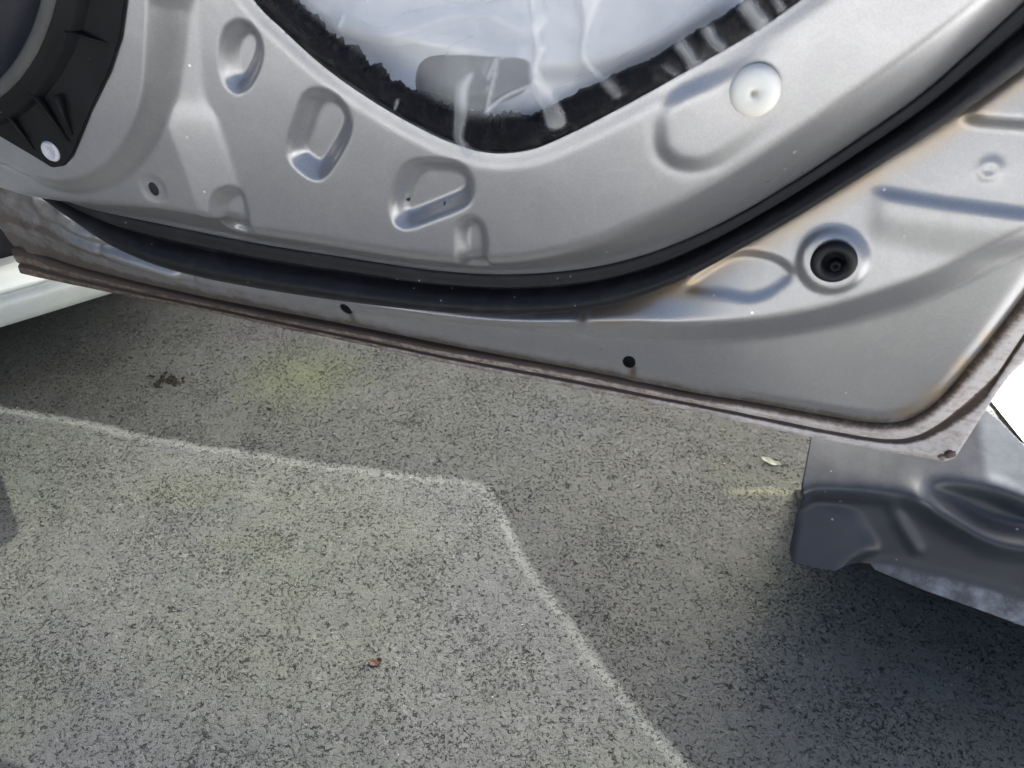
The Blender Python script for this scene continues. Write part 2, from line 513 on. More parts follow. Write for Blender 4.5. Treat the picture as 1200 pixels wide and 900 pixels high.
# one sheet: fine relief near the door, coarse out to the horizon
def ground_mesh():
    def axis(a, b, step, far):
        core = np.arange(a, b + 1e-6, step)
        out = [core[-1]]; s = step
        while out[-1] < far: s *= 1.25; out.append(out[-1] + s)
        out2 = [core[0]]; s = step
        while out2[-1] > -far: s *= 1.25; out2.append(out2[-1] - s)
        return np.r_[out2[1:][::-1], core, out[1:]]
    xs = axis(-0.9, 0.8, 0.004, 900); ys = axis(0.1, 1.3, 0.004, 900)
    X, Y = np.meshgrid(xs, ys, indexing='ij')
    near = sm(np.maximum(np.abs(X), np.abs(Y - 0.6)), 2.2, 1.2)
    Z = near * (0.0022 * noise2(X, Y, 0.09, 3) + 0.0016 * noise2(X, Y, 0.022, 4) + 0.0011 * noise2(X, Y, 0.009, 5))
    return mesh_from(np.stack([X, Y, Z], -1).reshape(-1, 3), grid_faces(*X.shape))
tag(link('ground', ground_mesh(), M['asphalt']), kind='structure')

M['concrete'] = mat('pale_concrete', (0.62, 0.61, 0.58), 0.8)
g = NT(M['concrete']); c = g.coord()
g.link(g.mix(g.noise(c, 40, 6, 0.7), (0.55, 0.55, 0.54), (0.70, 0.70, 0.69)), g.b.inputs['Base Color'])
me = mesh_from([(x, y, z) for z in (0.0035,) for x, y in ((0.575, 3.0), (0.575, -0.7), (9.0, -0.7), (9.0, 3.0), (0.575, -9.0), (9.0, -9.0), (-9.0, -1.0), (-9.0, -9.0), (0.575, -1.0))], [(0, 1, 2, 3), (1, 4, 5, 2), (6, 7, 4, 8)])  # right strip in view, part behind the camera added to bounce light
tag(link('pavement_and_reflector', me, M['concrete'], None, False), kind='structure')

# ---------------------------------------------------------------- the open door
p1, p2 = ground_at(0, 385, 0.185), ground_at(132, 344.5, 0.185)
car = empty('car', (float(p1[0]), float(p1[1]), 0.0), 'silver car with its front door standing open, trim stripped off the inner side', 'car')

CELL = 0.0009
us = np.arange(-0.50, 0.36, CELL); vs = np.arange(0.262, 0.565, CELL)
U, V = np.meshgrid(us, vs, indexing='ij')

# contour lines of the pressing: photo pixels and how deep each runs
C_A = [(-120, 150), (-40, 196), (30, 222), (100, 232), (180, 238), (250, 250), (300, 268), (350, 276), (420, 288), (480, 297), (540, 303), (600, 302), (650, 294), (700, 280), (770, 250), (850, 208), (940, 150), (1030, 88), (1120, 22), (1200, -45)]
C_R = [(-120, 156), (-40, 202), (30, 228), (100, 237), (180, 244), (250, 256), (300, 275), (350, 283), (420, 295), (480, 304), (540, 310), (600, 309), (650, 301), (700, 287), (770, 258), (850, 217), (940, 160), (1030, 98), (1120, 33), (1200, -33)]
C_L = [(-120, 163), (-40, 206), (20, 214), (60, 228), (105, 242), (200, 259), (300, 279), (400, 295), (500, 309), (590, 314), (680, 308), (760, 290), (840, 258), (920, 213), (1000, 162), (1080, 106), (1140, 54), (1200, 0)]
C_B = [(-120, 170), (-40, 190), (15, 205), (60, 229), (105, 247), (200, 268), (300, 288), (400, 304), (500, 319), (590, 325), (680, 319), (760, 301), (840, 268), (920, 223), (1000, 171), (1080, 115), (1140, 63), (1200, 8)]
C_C = [(-120, 178), (-40, 196), (15, 211), (50, 234), (100, 266), (150, 294), (220, 318), (300, 335), (400, 350), (500, 361), (600, 366), (700, 358), (790, 330), (880, 282), (960, 235), (1040, 185), (1120, 135), (1200, 78)]
C_D1 = [(-120, 215), (15, 240), (60, 262), (120, 292), (220, 325), (300, 342), (400, 357), (500, 369), (600, 375), (680, 375), (740, 376), (800, 379), (870, 376), (940, 366), (1010, 348), (1080, 324), (1140, 297), (1200, 264)]
C_D2 = [(-120, 240), (15, 262), (60, 276), (120, 304), (220, 332), (300, 350), (400, 364), (500, 377), (600, 386), (680, 394), (740, 399), (800, 401), (870, 398), (940, 390), (1010, 374), (1080, 352), (1140, 326), (1200, 293)]
C_E1 = [(-120, 290), (10, 284), (53, 294), (90, 306), (160, 323), (240, 342), (320, 358), (420, 377), (520, 398), (640, 418), (720, 431), (800, 447), (880, 461), (960, 474), (1015, 483), (1050, 482), (1078, 468), (1108, 440), (1140, 402), (1170, 366), (1200, 330)]
C_E2 = [(-120, 296), (10, 290), (53, 301), (90, 313), (160, 331), (240, 349), (320, 366), (420, 385), (520, 405), (640, 426), (720, 441), (800, 458), (880, 471), (960, 486), (1018, 495), (1056, 494), (1086, 480), (1116, 452), (1148, 414), (1176, 378), (1200, 346)]
C_F = [(-120, 300), (14, 305), (24, 320), (60, 328), (133, 343), (200, 356), (267, 369), (320, 381), (420, 402), (500, 420), (570, 434), (647, 449), (730, 465), (811, 480), (880, 496), (947, 511), (1030, 527), (1107, 540), (1119, 536), (1157, 476), (1181, 441), (1200, 424), (1260, 370)]
hA, hL, hB, hC, hD1, hD2, hE1, hE2, hF = 0.0, -0.020, -0.022, -0.033, -0.0215, -0.032, -0.0345, -0.0385, -0.036
def colv(px, h, smooth=True):
    P = DOOR.pts(px, h)
    if smooth: P = spline(P, 8)
    o = np.argsort(P[:, 0])
    P = P[o]
    slope0 = (P[4, 1] - P[0, 1]) / (P[4, 0] - P[0, 0]); slope1 = (P[-1, 1] - P[-5, 1]) / (P[-1, 0] - P[-5, 0])
    v = np.interp(us, P[:, 0], P[:, 1])
    v = np.where(us < P[0, 0], P[0, 1] + slope0 * (us - P[0, 0]), v)
    return np.where(us > P[-1, 0], P[-1, 1] + slope1 * (us - P[-1, 0]), v)
knots = [(colv(C_A, hA), hA), (colv(C_R, -0.0035), -0.0035), (colv(C_L, hL), hL), (colv(C_B, hB), hB),
         (colv(C_B, hB) - 0.003, -0.036), (colv(C_C, hC) + 0.003, -0.036), (colv(C_C, hC), hC),
         (colv(C_D1, hD1), hD1), (colv(C_D2, hD2), hD2), (colv(C_E1, hE1), hE1), (colv(C_E2, hE2), hE2)]
K = np.array([k[0] for k in knots]); HK = np.array([k[1] for k in knots])
for i in range(1, len(K)): K[i] = np.minimum(K[i], K[i - 1] - 0.0004)
Hh = np.zeros_like(U)
wsh = sm(us, DOOR.uv(380, 360, -.03)[0], DOOR.uv(720, 370, -.03)[0])
for i in range(len(us)):
    hk = HK.copy(); wl = 1 - wsh[i]
    for kk, tv in ((6, -0.0340), (7, -0.0332), (8, -0.0340), (9, -0.0372), (10, -0.0395)): hk[kk] = hk[kk] * wsh[i] + tv * wl
    Hh[i] = np.interp(vs, K[::-1, i], hk[::-1])
# strip where upper white shelf runs: on the left the shelf fades out
Hh = blur(Hh, 1.7)

def feat(px, h, depth, wall, closed=True, out=None):
    """recess (depth>0) whose rim is the photo outline, with a sloped wall"""
    global Hh
    P = spline(DOOR.pts(px, h), 6, True)
    lo, hi = P.min(0) - 0.02, P.max(0) + 0.02
    iu = slice(max(0, int((lo[0] - us[0]) / CELL)), int((hi[0] - us[0]) / CELL) + 1)
    iv = slice(max(0, int((lo[1] - vs[0]) / CELL)), int((hi[1] - vs[0]) / CELL) + 1)
    s = sdf(U[iu, iv], V[iu, iv], P)
    Hh[iu, iv] -= depth * sm(-s, -0.0008, wall)
    return P
# three square-ish dimples
feat([(262, 92), (258, 60), (264, 36), (278, 26), (295, 32), (305, 52), (303, 76), (291, 100), (275, 107)], 0, 0.0078, 0.0066)
feat([(338, 168), (346, 140), (356, 114), (372, 106), (392, 112), (408, 132), (410, 155), (396, 185), (378, 208), (362, 207), (342, 190)], 0, 0.0092, 0.0078)
feat([(457, 238), (465, 211), (480, 192), (505, 188), (535, 192), (551, 206), (554, 226), (545, 242), (512, 256), (480, 267), (463, 262)], 0, 0.0092, 0.0078)
# two half-round dents at the lower edge
feat([(256, 252), (257, 228), (270, 218), (285, 222), (292, 240), (295, 262), (297, 282), (262, 276)], -0.003, 0.0075, 0.006)
feat([(537, 288), (539, 262), (552, 253), (566, 259), (572, 278), (572, 300), (572, 322), (540, 318)], -0.003, 0.0075, 0.006)
# raised oval pad under the white clip, with a soft trough round it
P_pad = spline(DOOR.pts([(774, 152), (778, 178), (800, 192), (835, 188), (880, 160), (930, 122), (965, 92), (950, 55), (905, 60), (850, 88), (800, 110), (780, 128)]), 6, True)
s = sdf(U, V, P_pad)
ua, ub_ = DOOR.uv(800, 120)[0], DOOR.uv(945, 90)[0]
fade = sm(U, ub_, ua)
Hh += (0.0018 * sm(-s, -0.004, 0.005) * (s < 0.01) - 0.0003 * np.exp(-((s - 0.003) / 0.003) ** 2)) * fade
# collar of the opening: rim bends inwards
OPEN_PX = [(300, 0), (330, 31), (380, 76), (430, 112), (480, 142), (530, 166), (575, 178), (620, 175), (660, 160), (720, 130), (800, 86), (880, 40), (935, 2), (1010, -60), (1040, -140), (900, -175), (400, -175), (250, -175), (240, -90)]
P_open = spline(DOOR.pts(OPEN_PX, -0.003), 8, True)
s_open = sdf(U, V, P_open)
Hh -= 0.0013 * sm(s_open, 0.009, -0.001) * (s_open < 0.02)
# seat of the loudspeaker: raised, with a sloping ring
R1 = [(176, -150), (176, 0), (173, 60), (168, 108), (152, 152), (126, 186), (95, 203), (60, 206), (20, 190), (-30, 165), (-150, 100), (-300, -100), (-200, -200)]
P_r1 = spline(DOOR.pts(R1, 0.012), 6, True)
s1 = sdf(U, V, P_r1)
Hh += 0.0155 * sm(s1, 0.016, 0.0)
# facet between the ring and the crease
G = [(231, -150), (233, 0), (242, 108), (262, 150), (290, 240)]
Pg = spline(DOOR.pts(G), 6)
Ug = np.interp(V, Pg[::-1, 1], Pg[::-1, 0])
dg = Ug - U
Hh += np.where(V > colv(C_A, 0)[:, None] - 0.004, 1, 0.0) * 0.15 * np.clip(dg, 0, 0.035) * sm(dg, 0, 0.006) * sm(s1, -0.002, 0.018)
# lower shelf: triangular sunk outline, stamped circle, long ledges
sh = spline(DOOR.pts([(800, 346), (850, 350), (880, 353), (905, 345), (928, 328), (926, 316), (905, 305), (865, 303), (830, 320)], -0.024), 5, True)
s = sdf(U, V, sh)
Hh -= 0.0022 * sm(-s, -0.001, 0.0035)
P = DOOR.uv(1160, 200, -0.026)
d = np.hypot(U - P[0], V - P[1]); Hh += 0.0009 * np.exp(-((d - 0.0036) / 0.0012) ** 2)
P = DOOR.uv(186, 218, 0)
d = np.hypot(U - P[0], V - P[1]); Hh -= 0.0004 * sm(d, 0.0100, 0.0088) * (d < 0.02)
# ledges at the upper right
lg = DOOR.pts([(1022, 226), (1100, 236), (1200, 245), (1300, 255)], -0.026)
vl = np.interp(U, lg[:, 0], lg[:, 1], left=lg[0, 1], right=lg[-1, 1])
mk = sm(U, lg[0, 0] - 0.002, lg[0, 0] + 0.01) * (V < knots[6][0][:, None])
Hh += mk * 0.0024 * sm(V, vl + 0.0015, vl - 0.0025) * sm(V, vl - 0.030, vl - 0.006)
lg2 = DOOR.pts([(1130, 140), (1150, 142), (1200, 144), (1300, 146)], -0.03)
vl2 = np.interp(U, lg2[:, 0], lg2[:, 1], left=lg2[0, 1], right=lg2[-1, 1])
mk = sm(U, lg2[0, 0] - 0.004, lg2[0, 0] + 0.008) * (V < knots[6][0][:, None])
Hh += mk * 0.0035 * sm(V, vl2 - 0.003, vl2 + 0.003)
# grommet seat
PG = DOOR.uv(975, 307, -0.024)
d = np.hypot(U - PG[0], V - PG[1])
Hh += 0.0030 * sm(d, 0.0185, 0.0145)
# lumps and weld ridges of the lower left corner
def ridge(px, h, amp, wd):
    global Hh
    Pl = spline(DOOR.pts(px, h), 5)
    dd = dist_line(U, V, Pl)
    Hh += amp * np.exp(-(dd / wd) ** 2)
ridge([(35, 225), (48, 250), (75, 268), (110, 280)], -0.03, 0.004, 0.006)
ridge([(60, 262), (95, 283), (140, 296), (200, 312)], -0.03, -0.003, 0.004)
ridge([(50, 232), (70, 240), (80, 256)], -0.03, 0.003, 0.005)
ridge([(30, 270), (60, 280), (120, 298), (200, 325)], -0.03, 0.0035, 0.006)
ridge([(122, 300), (121, 308)], -0.033, -0.002, 0.0022)
ridge([(102, 265), (115, 285), (118, 300)], -0.033, -0.002, 0.002)
ridge([(224, 318), (226, 332)], -0.033, -0.002, 0.002)
for pxy, a, wd in (((28, 300), 0.004, 0.008), ((70, 250), 0.003, 0.006), ((684, 374), 0.0018, 0.003), ((740, 455), 0.001, 0.003)):
    q = DOOR.uv(*pxy, -0.03)
    Hh += a * np.exp(-(np.hypot(U - q[0], V - q[1]) / wd) ** 2)
Hh = blur(Hh, 1.5)
Ur, Vr = 0.8 * U + 0.6 * V, -0.6 * U + 0.8 * V
Hh += 0.00035 * noise2(Ur, Vr, 0.045, 21) + 0.0001 * noise2(Vr, Ur, 0.017, 22)

# dirt attributes, with shade of the lower left painted in
d_e1 = np.abs(V - knots[9][0][:, None]); d_e2 = V - knots[10][0][:, None]
u_r = DOOR.uv(1060, 495, -0.034)[0]
dirt = 1.05 * np.exp(-(np.clip(d_e2, 0, 1) / 0.0085) ** 2) * (0.8 + 0.3 * noise2(U, V, 0.02, 31))
dirt += 0.28 * np.exp(-((V - knots[8][0][:, None] - 0.001) / 0.0028) ** 2)
dirt += 0.42 * sm(U, DOOR.uv(170, 300, -0.03)[0], DOOR.uv(40, 300, -0.03)[0]) * (V < knots[6][0][:, None] - 0.0)  # dirt plus painted shade of the lower left
dirt += 0.22 * sm(U, DOOR.uv(560, 300, -0.03)[0], DOOR.uv(200, 300, -0.03)[0]) * (V < knots[6][0][:, None])  # same mix, fading out further right
seal_edge = knots[6][0][:, None] - V
tan = 0.75 * np.exp(-(np.clip(seal_edge - 0.002, 0, 1) / 0.012) ** 2) * (seal_edge > 0) * sm(U, DOOR.uv(640, 360, -.03)[0], DOOR.uv(760, 340, -.03)[0])
q = DOOR.uv(800, 345, -.024)
tan += 0.9 * np.exp(-((U - q[0]) / 0.018) ** 2 - ((V - q[1]) / 0.005) ** 2)
tan += 0.5 * sm(U, u_r - 0.012, u_r + 0.02) * np.exp(-(np.clip(d_e2 - 0.002, 0, 1) / 0.012) ** 2)
q = DOOR.uv(684, 374, -.025)
dirt += 0.8 * np.exp(-(np.hypot(U - q[0], V - q[1]) / 0.004) ** 2)
for a in ((405, 363), (737, 428)):
    q = DOOR.uv(*a, -0.034)
    dirt += 0.9 * np.exp(-((U - q[0] - 0.003) / 0.003) ** 2 - (np.clip(q[1] - V, -0.001, 1) / 0.010) ** 2) * (V < q[1])

for a, rad, am in (((1100, 462), 0.010, 0.8), ((1130, 430), 0.008, 0.7), ((1064, 486), 0.008, 0.7), ((1160, 395), 0.006, 0.6)):
    q = DOOR.uv(*a, -0.035)
    tan += am * np.exp(-(np.hypot(U - q[0], V - q[1]) / rad) ** 2)
# openings
def hole(px, py, h, ru, rv, tilt=0.0):
    q = DOOR.uv(px, py, h)
    a = math.radians(tilt)
    x = (U - q[0]) * math.cos(a) + (V - q[1]) * math.sin(a)
    y = -(U - q[0]) * math.sin(a) + (V - q[1]) * math.cos(a)
    return (np.hypot(x / ru, y / rv) - 1) * min(ru, rv)
holes = [s_open,
         hole(186, 218, 0, 0.0037, 0.0047), hole(406, 362, -0.035, 0.0040, 0.0052, 30), hole(737, 425, -0.033, 0.0043, 0.0052),
         hole(478, 234, -0.008, 0.0013, 0.0014), hole(522, 237, -0.008, 0.0010, 0.0010), hole(977, 307, -0.022, 0.0080, 0.0080)]
vF = colv(C_F, hF, False)
vE = knots[10][0]
sil = V - (0.5 * vE + 0.5 * vF)[:, None]         # metal ends behind the hem
PL = DOOR.uv(10, 300, -0.035)[0]
leftcut = (U - (DOOR.uv(16, 300, -0.035)[0] - 1.0 * np.clip(V - 0.292, 0, 0.02) / 0.02 * 0.012 - np.clip(V - 0.312, 0, 1) * 0.15))
Ug_, Vg_ = U.copy(), V.copy()
drop = cut_grid(Ug_, Vg_, Hh, CELL, holes + [sil, leftcut])
F4 = grid_faces(*U.shape)[~drop.ravel()]
XYZ = DOOR.xyz(Ug_, Vg_, Hh).reshape(-1, 3)
used = np.zeros(len(XYZ), bool); used[F4.ravel()] = True
rm = np.cumsum(used) - 1
me = mesh_from(XYZ[used], rm[F4])
dirt = np.where(V > knots[4][0][:, None], 0.0, dirt)
attr(me, 'dirt', np.clip(dirt, 0, 1.3).ravel()[used]); attr(me, 'tan', np.clip(tan, 0, 1).ravel()[used])
door = link('door', me, M['paint'], car)

# backing inside the holes (inner structure in the dark)
def patch(name, U0, U1, V0, V1, h, material, parent, n=2):
    uu = np.linspace(U0, U1, n); vv = np.linspace(V0, V1, n)
    a, b = np.meshgrid(uu, vv, indexing='ij')
    return link(name, mesh_from(DOOR.xyz(a, b, np.full(a.shape, h)).reshape(-1, 3), grid_faces(n, n)), material, parent)

# ---- bottom hem: folded edge of the outer skin
def strip(topv, botv, u0, u1, prof, step=0.0012):
    uu = np.arange(u0, u1, step)
    tv = np.interp(uu, us, topv); bv = np.interp(uu, us, botv)
    rows = []
    for t, h in prof:
        v = tv + (bv - tv) * t
        rows.append(DOOR.xyz(uu, v, np.full(uu.shape, h) + 0.00035 * noise2(uu, np.full(uu.shape, t * 0.05), 0.012, 5)))
    return np.stack(rows, 1), uu
u_left = DOOR.uv(22, 310, -0.036)[0]
u_right = 0.355
prof = [(-0.06, -0.042), (-0.02, -0.0370), (0.04, -0.0350), (0.25, -0.0345), (0.50, -0.0352), (0.56, -0.0362), (0.60, -0.0372), (0.64, -0.0352), (0.70, -0.0342), (0.93, -0.0340), (1.0, -0.0355), (1.01, -0.040), (0.97, -0.047), (0.6, -0.049)]
rows, uu = strip(knots[10][0], vF, u_left, u_right, prof)
me = loft(rows)
tt = np.array([p[0] for p in prof])
dd = np.tile(np.where(np.abs(tt - 0.6) < 0.06, 1.1, np.where(tt < 0.05, 1.0, 0.15)), (len(uu), 1))
dd = dd + 0.35 * sm(uu, 0.0, -0.25)[:, None] - 0.35 * sm(uu, 0.05, 0.2)[:, None]
attr(me, 'dirt', dd.ravel())
hem = link('bottom_hem', me, M['hem'], door)
# crusty sealant blob at the corner
def blob(name, frame, px, py, h, r, mt, parent, sq=0.5, seed=1):
    q = frame.uv(px, py, h)
    bm = bmesh.new()
    bmesh.ops.create_icosphere(bm, subdivisions=3, radius=r)
    rr = random.Random(seed)
    from mathutils import noise as mn
    for v in bm.verts:
        v.co *= 1 + 0.5 * mn.noise(v.co * (3 / r) + Vector((seed, 0, 0)))
        a = v.co.copy()
        p = frame.xyz(q[0] + a.x, q[1] + a.y, h + a.z * sq)
        v.co = Vector(p)
    me = bpy.data.meshes.new(name); bm.to_mesh(me); bm.free()
    attr(me, 'dirt', np.full(len(me.vertices), 0.5))
    return link(name, me, mt, parent)
blob('sealant_blob', DOOR, 1113, 532, -0.034, 0.0032, M['hem'], door, 0.6, 3)
blob('sealant_blob', DOOR, 1104, 535, -0.034, 0.0022, M['hem'], door, 0.6, 5)

# ---- rubber weatherstrip: thin ribbed lip above, fat bulb below
vB, vC = colv(C_B, -0.022), colv(C_C, -0.024)
sprof = [(-0.10, -0.034), (-0.06, -0.0225), (0.00, -0.0205), (0.06, -0.0215), (0.10, -0.0200), (0.16, -0.0215), (0.20, -0.0195), (0.27, -0.0205), (0.32, -0.026), (0.36, -0.0275), (0.40, -0.024),
         (0.45, -0.0175), (0.52, -0.0135), (0.60, -0.0118), (0.70, -0.0115), (0.80, -0.0130), (0.90, -0.0165), (0.97, -0.0215), (1.02, -0.028), (1.03, -0.036)]
u0 = DOOR.uv(14, 206, -0.022)[0]
uu = np.arange(u0 - 0.05, 0.355, 0.0012)
tv = np.interp(uu, us, vB); bv = np.interp(uu, us, vC)
wk = sm(uu, u0 - 0.01, u0 + 0.13)
rows = []
for t, h in sprof:
    hh = -0.030 + (h + 0.030) * (0.35 + 0.65 * wk)
    tl = 0.5 + (t - 0.5) * 1.02
    rows.append(DOOR.xyz(uu, tv + (bv - tv) * tl, hh + 0.0003 * noise2(uu, np.full(uu.shape, t), 0.03, 9)))
seal = link('weatherstrip', loft(np.stack(rows, 1)), M['rubber'], door)

# ---- butyl sealant round the opening, ragged on its inner side
out_px = [(285, -40)] + OPEN_PX[:13] + [(975, -30)]
in_px = [(318, -40), (348, 0), (362, 18), (378, 38), (402, 52), (424, 68), (446, 86), (462, 104), (492, 112), (528, 126), (562, 135), (590, 137), (622, 138), (650, 124), (700, 99), (760, 72), (820, 37), (878, 0), (912, -30)]
Po = resample(spline(DOOR.pts(out_px, 0.0), 8), 0.0004); 
Pi = spline(DOOR.pts(in_px, -0.003), 8)
Pi = resample(Pi, 0.0005)
n = len(Po)
ti = np.linspace(0, len(Pi) - 1, n).astype(int)
# pair by nearest normal offset
Pin = np.array([Pi[np.argmin(np.hypot(*(Pi - p).T))] for p in Po])
Pin = np.stack([np.convolve(np.pad(Pin[:, k], 24, mode='edge'), np.ones(49) / 49, 'valid') for k in (0, 1)], -1)
arc = np.arange(n) * 0.0004
jag = 0.0040 * noise2(arc, arc * 0, 0.0060, 40) + 0.0036 * noise2(arc, arc * 0, 0.0026, 41) + 0.0022 * noise2(arc, arc * 0, 0.0012, 42)
uJ = DOOR.uv(640, 130, 0)[0]
jag *= 0.25 + 0.75 * sm(Po[:, 0], uJ + 0.01, uJ - 0.02)
tg = np.gradient(Po, axis=0); tg /= np.linalg.norm(tg, axis=1)[:, None]
dirn = np.stack([-tg[:, 1], tg[:, 0]], -1); dirv = Pin - Po
dirn *= np.sign((dirn * dirv).sum(1).mean()); ln = np.linalg.norm(dirv, axis=1)[:, None]
rows = []
for k, (t, h) in enumerate([(-0.0004, -0.004), (-0.0005, 0.0004), (0.12, 0.0014), (0.3, 0.0018), (0.5, 0.0016), (0.7, 0.0018), (0.88, 0.0012), (1.0, 0.0), (1.02, -0.006)]):
    off = (ln[:, 0] * max(t, 0) + (t if t < 0 else 0) + (jag * (t ** 2)))
    P = Po + dirn * off[:, None]
    rows.append(DOOR.xyz(P[:, 0], P[:, 1], h - 0.0025 + 0.0012 * noise2(arc, np.full(n, k * 0.004), 0.005, 44)))
link('butyl_sealant', loft(np.stack(rows, 1)), M['butyl'], door)

# ---- metal seen behind the film
c2 = 0.0020
ub = np.arange(-0.20, 0.24, c2); vb = np.arange(0.38, 0.60, c2)
UB, VB = np.meshgrid(ub, vb, indexing='ij')
HB = -0.026 - 0.3 * np.clip(VB - 0.44, 0, 1) - 0.9 * np.clip(0.44 - VB, 0, 1) * 0
ln1 = spline(DOOR.pts([(380, 10), (470, 30), (570, 48), (660, 60), (760, 40), (830, 0)], -0.045), 6)
HB += 0.006 * np.exp(-(dist_line(UB, VB, ln1) / 0.008) ** 2)
ln2 = spline(DOOR.pts([(400, 60), (450, 92), (490, 105)], -0.035), 6)
HB += 0.004 * np.exp(-(dist_line(UB, VB, ln2) / 0.006) ** 2)
ov = spline(DOOR.pts([(490, 82), (500, 68), (525, 63), (600, 65), (622, 70), (624, 95), (605, 112), (560, 122), (520, 118), (496, 104)], -0.032), 6, True)
so = sdf(UB, VB, ov)
HB = blur(HB, 1.2) + 0.001 * noise2(UB, VB, 0.03, 60)
sob = sdf(UB, VB, P_open)
drop = cut_grid(UB, VB, HB, c2, [so, 0.014 - sob])
Fb = grid_faces(*UB.shape)[~drop.ravel()]
me = mesh_from(DOOR.xyz(UB, VB, HB).reshape(-1, 3), Fb)
attr(me, 'dirt', np.zeros(UB.size)); attr(me, 'tan', 0.25 * (noise2(UB, VB, 0.05, 66) > 0.1).astype(float))
M['primer'] = mat('pale_primed_plate', (0.82, 0.80, 0.77), 0.38, 0.1, 0.3)
link('reinforcement_plate', me, M['primer'], door)
# pocket plate behind the oval hole
M['skin_in'] = plastic_material('primed_inner_skin', (0.20, 0.215, 0.26), 0.5, False)
patch('pocket_plate', -0.075, 0.03, 0.435, 0.498, -0.052, M['skin_in'], door)

# ---- the clear film
fpx = [(282, -60), (298, -2), (329, 32), (379, 77), (429, 114), (479, 144), (529, 169), (537, 178), (546, 189), (556, 179), (577, 181), (622, 178), (662, 163), (722, 133), (802, 89), (882, 43), (938, 4), (985, -60)]
fp = DOOR.pts(fpx, 0.002); fp = np.vstack([fp, [[fp[-1][0] + .01, 0.56], [fp[0][0] - .01, 0.56]]])
c3 = 0.0011
uf = np.arange(-0.20, 0.20, c3); vf = np.arange(0.405, 0.556, c3)
UF, VF = np.meshgrid(uf, vf, indexing='ij')
sf = sdf(UF, VF, fp)
inn = sm(-sf, 0.004, 0.03)
HF = 0.0006 + inn * (0.003 + 0.005 * noise2(UF + 0.4 * VF, VF * 0.5, 0.05, 70) + 0.003 * noise2(UF, VF * 0.4, 0.018, 71)) + 0.0006 * noise2(UF, VF * 0.3, 0.006, 72)
fold_sheen = np.zeros_like(UF)
for px, wd, amp, am in (([(400, 30), (450, 42), (520, 22), (570, 20), (610, 34)], 0.005, 0.002, 0.18),
                    ([(797, 54), (806, 66), (812, 78)], 0.0036, 0.003, 0.5), ([(828, 36), (834, 48), (844, 58)], 0.0030, 0.002, 0.45),
                    ([(876, 8), (892, 30)], 0.0036, 0.002, 0.55), ([(905, -8), (915, 12)], 0.002, 0.002, 0.4),
                    ([(572, 92), (582, 70), (570, 130)], 0.001, 0.001, 0.35), ([(568, 133), (590, 114), (620, 100), (626, 92)], 0.001, 0.001, 0.5),
                    ([(710, 96), (722, 112)], 0.003, 0.003, 0.30), ([(800, 96), (780, 80)], 0.002, 0.002, 0.2),
                    ([(400, 30), (404, 18)], 0.001, 0.001, 0.5), ([(460, 130), (463, 120)], 0.0008, 0.001, 0.5)):
    pl = spline(DOOR.pts(px, 0.004), 6)
    dl = dist_line(UF, VF, pl) * (1 + 0.7 * noise2(UF, VF, 0.012, 80))
    HF += amp * np.exp(-(dl / wd) ** 2) * sm(-sf, -0.001, 0.004)
    fold_sheen = np.maximum(fold_sheen, am * sm(dl, wd * 1.5, wd * 0.3))  # pale reflections on the creases painted as whiteness
for px, am in (([(612, -60), (634, -60), (635, 0), (640, 21), (632, 37), (639, 57), (632, 77), (635, 92), (647, 109), (663, 147), (641, 153), (635, 131), (621, 99), (620, 80), (623, 59), (621, 29), (615, 0)], 0.62),
               ([(674, -60), (704, -60), (703, 0), (696, 27), (687, 53), (688, 69), (701, 85), (714, 98), (700, 92), (683, 77), (677, 64), (679, 32), (675, 0)], 0.5),
               ([(548, 85), (554, 87), (548, 107), (547, 139), (541, 160), (545, 171), (553, 183), (544, 187), (533, 176), (528, 160), (531, 133), (533, 107), (539, 93)], 0.5)):
    sp_ = sdf(UF, VF, spline(DOOR.pts(px, 0.004), 3, True)) + 0.0010 * noise2(UF, VF, 0.02, 85)
    m_ = sm(-sp_, -0.0010, 0.0016)
    HF += 0.0015 * sm(-sp_, -0.001, 0.004)
    fold_sheen = np.maximum(fold_sheen, am * m_ * (0.85 + 0.8 * noise2(UF, VF, 0.014, 86)))  # bright reflected streaks painted into the film
band = sm(-sf, 0.011, 0.002)
fold_sheen += band * (0.02 + 0.10 * sm(UF, 0.0, 0.05)) * np.clip(noise2(UF, VF * 0.35, 0.004, 83) - 0.05, 0, 1) * 2  # grey wrinkle reflections painted over the sealant
inside = sm(-sf, 0.016, 0.026)
fold_sheen += inside * (0.38 + 0.5 * noise2(UF * 0.6, VF, 0.03, 84))
Uf2, Vf2 = UF.copy(), VF.copy()
drop = cut_grid(Uf2, Vf2, HF, c3, [-sf])
Ff = grid_faces(*UF.shape)[~drop.ravel()]
pts = DOOR.xyz(Uf2, Vf2, HF).reshape(-1, 3)
usedf = np.zeros(len(pts), bool); usedf[Ff.ravel()] = True; rmf = np.cumsum(usedf) - 1
me = mesh_from(pts[usedf], rmf[Ff])
attr(me, 'fold_sheen', np.clip(fold_sheen, 0, 1).ravel()[usedf])
link('clear_film', me, M['film'], door)

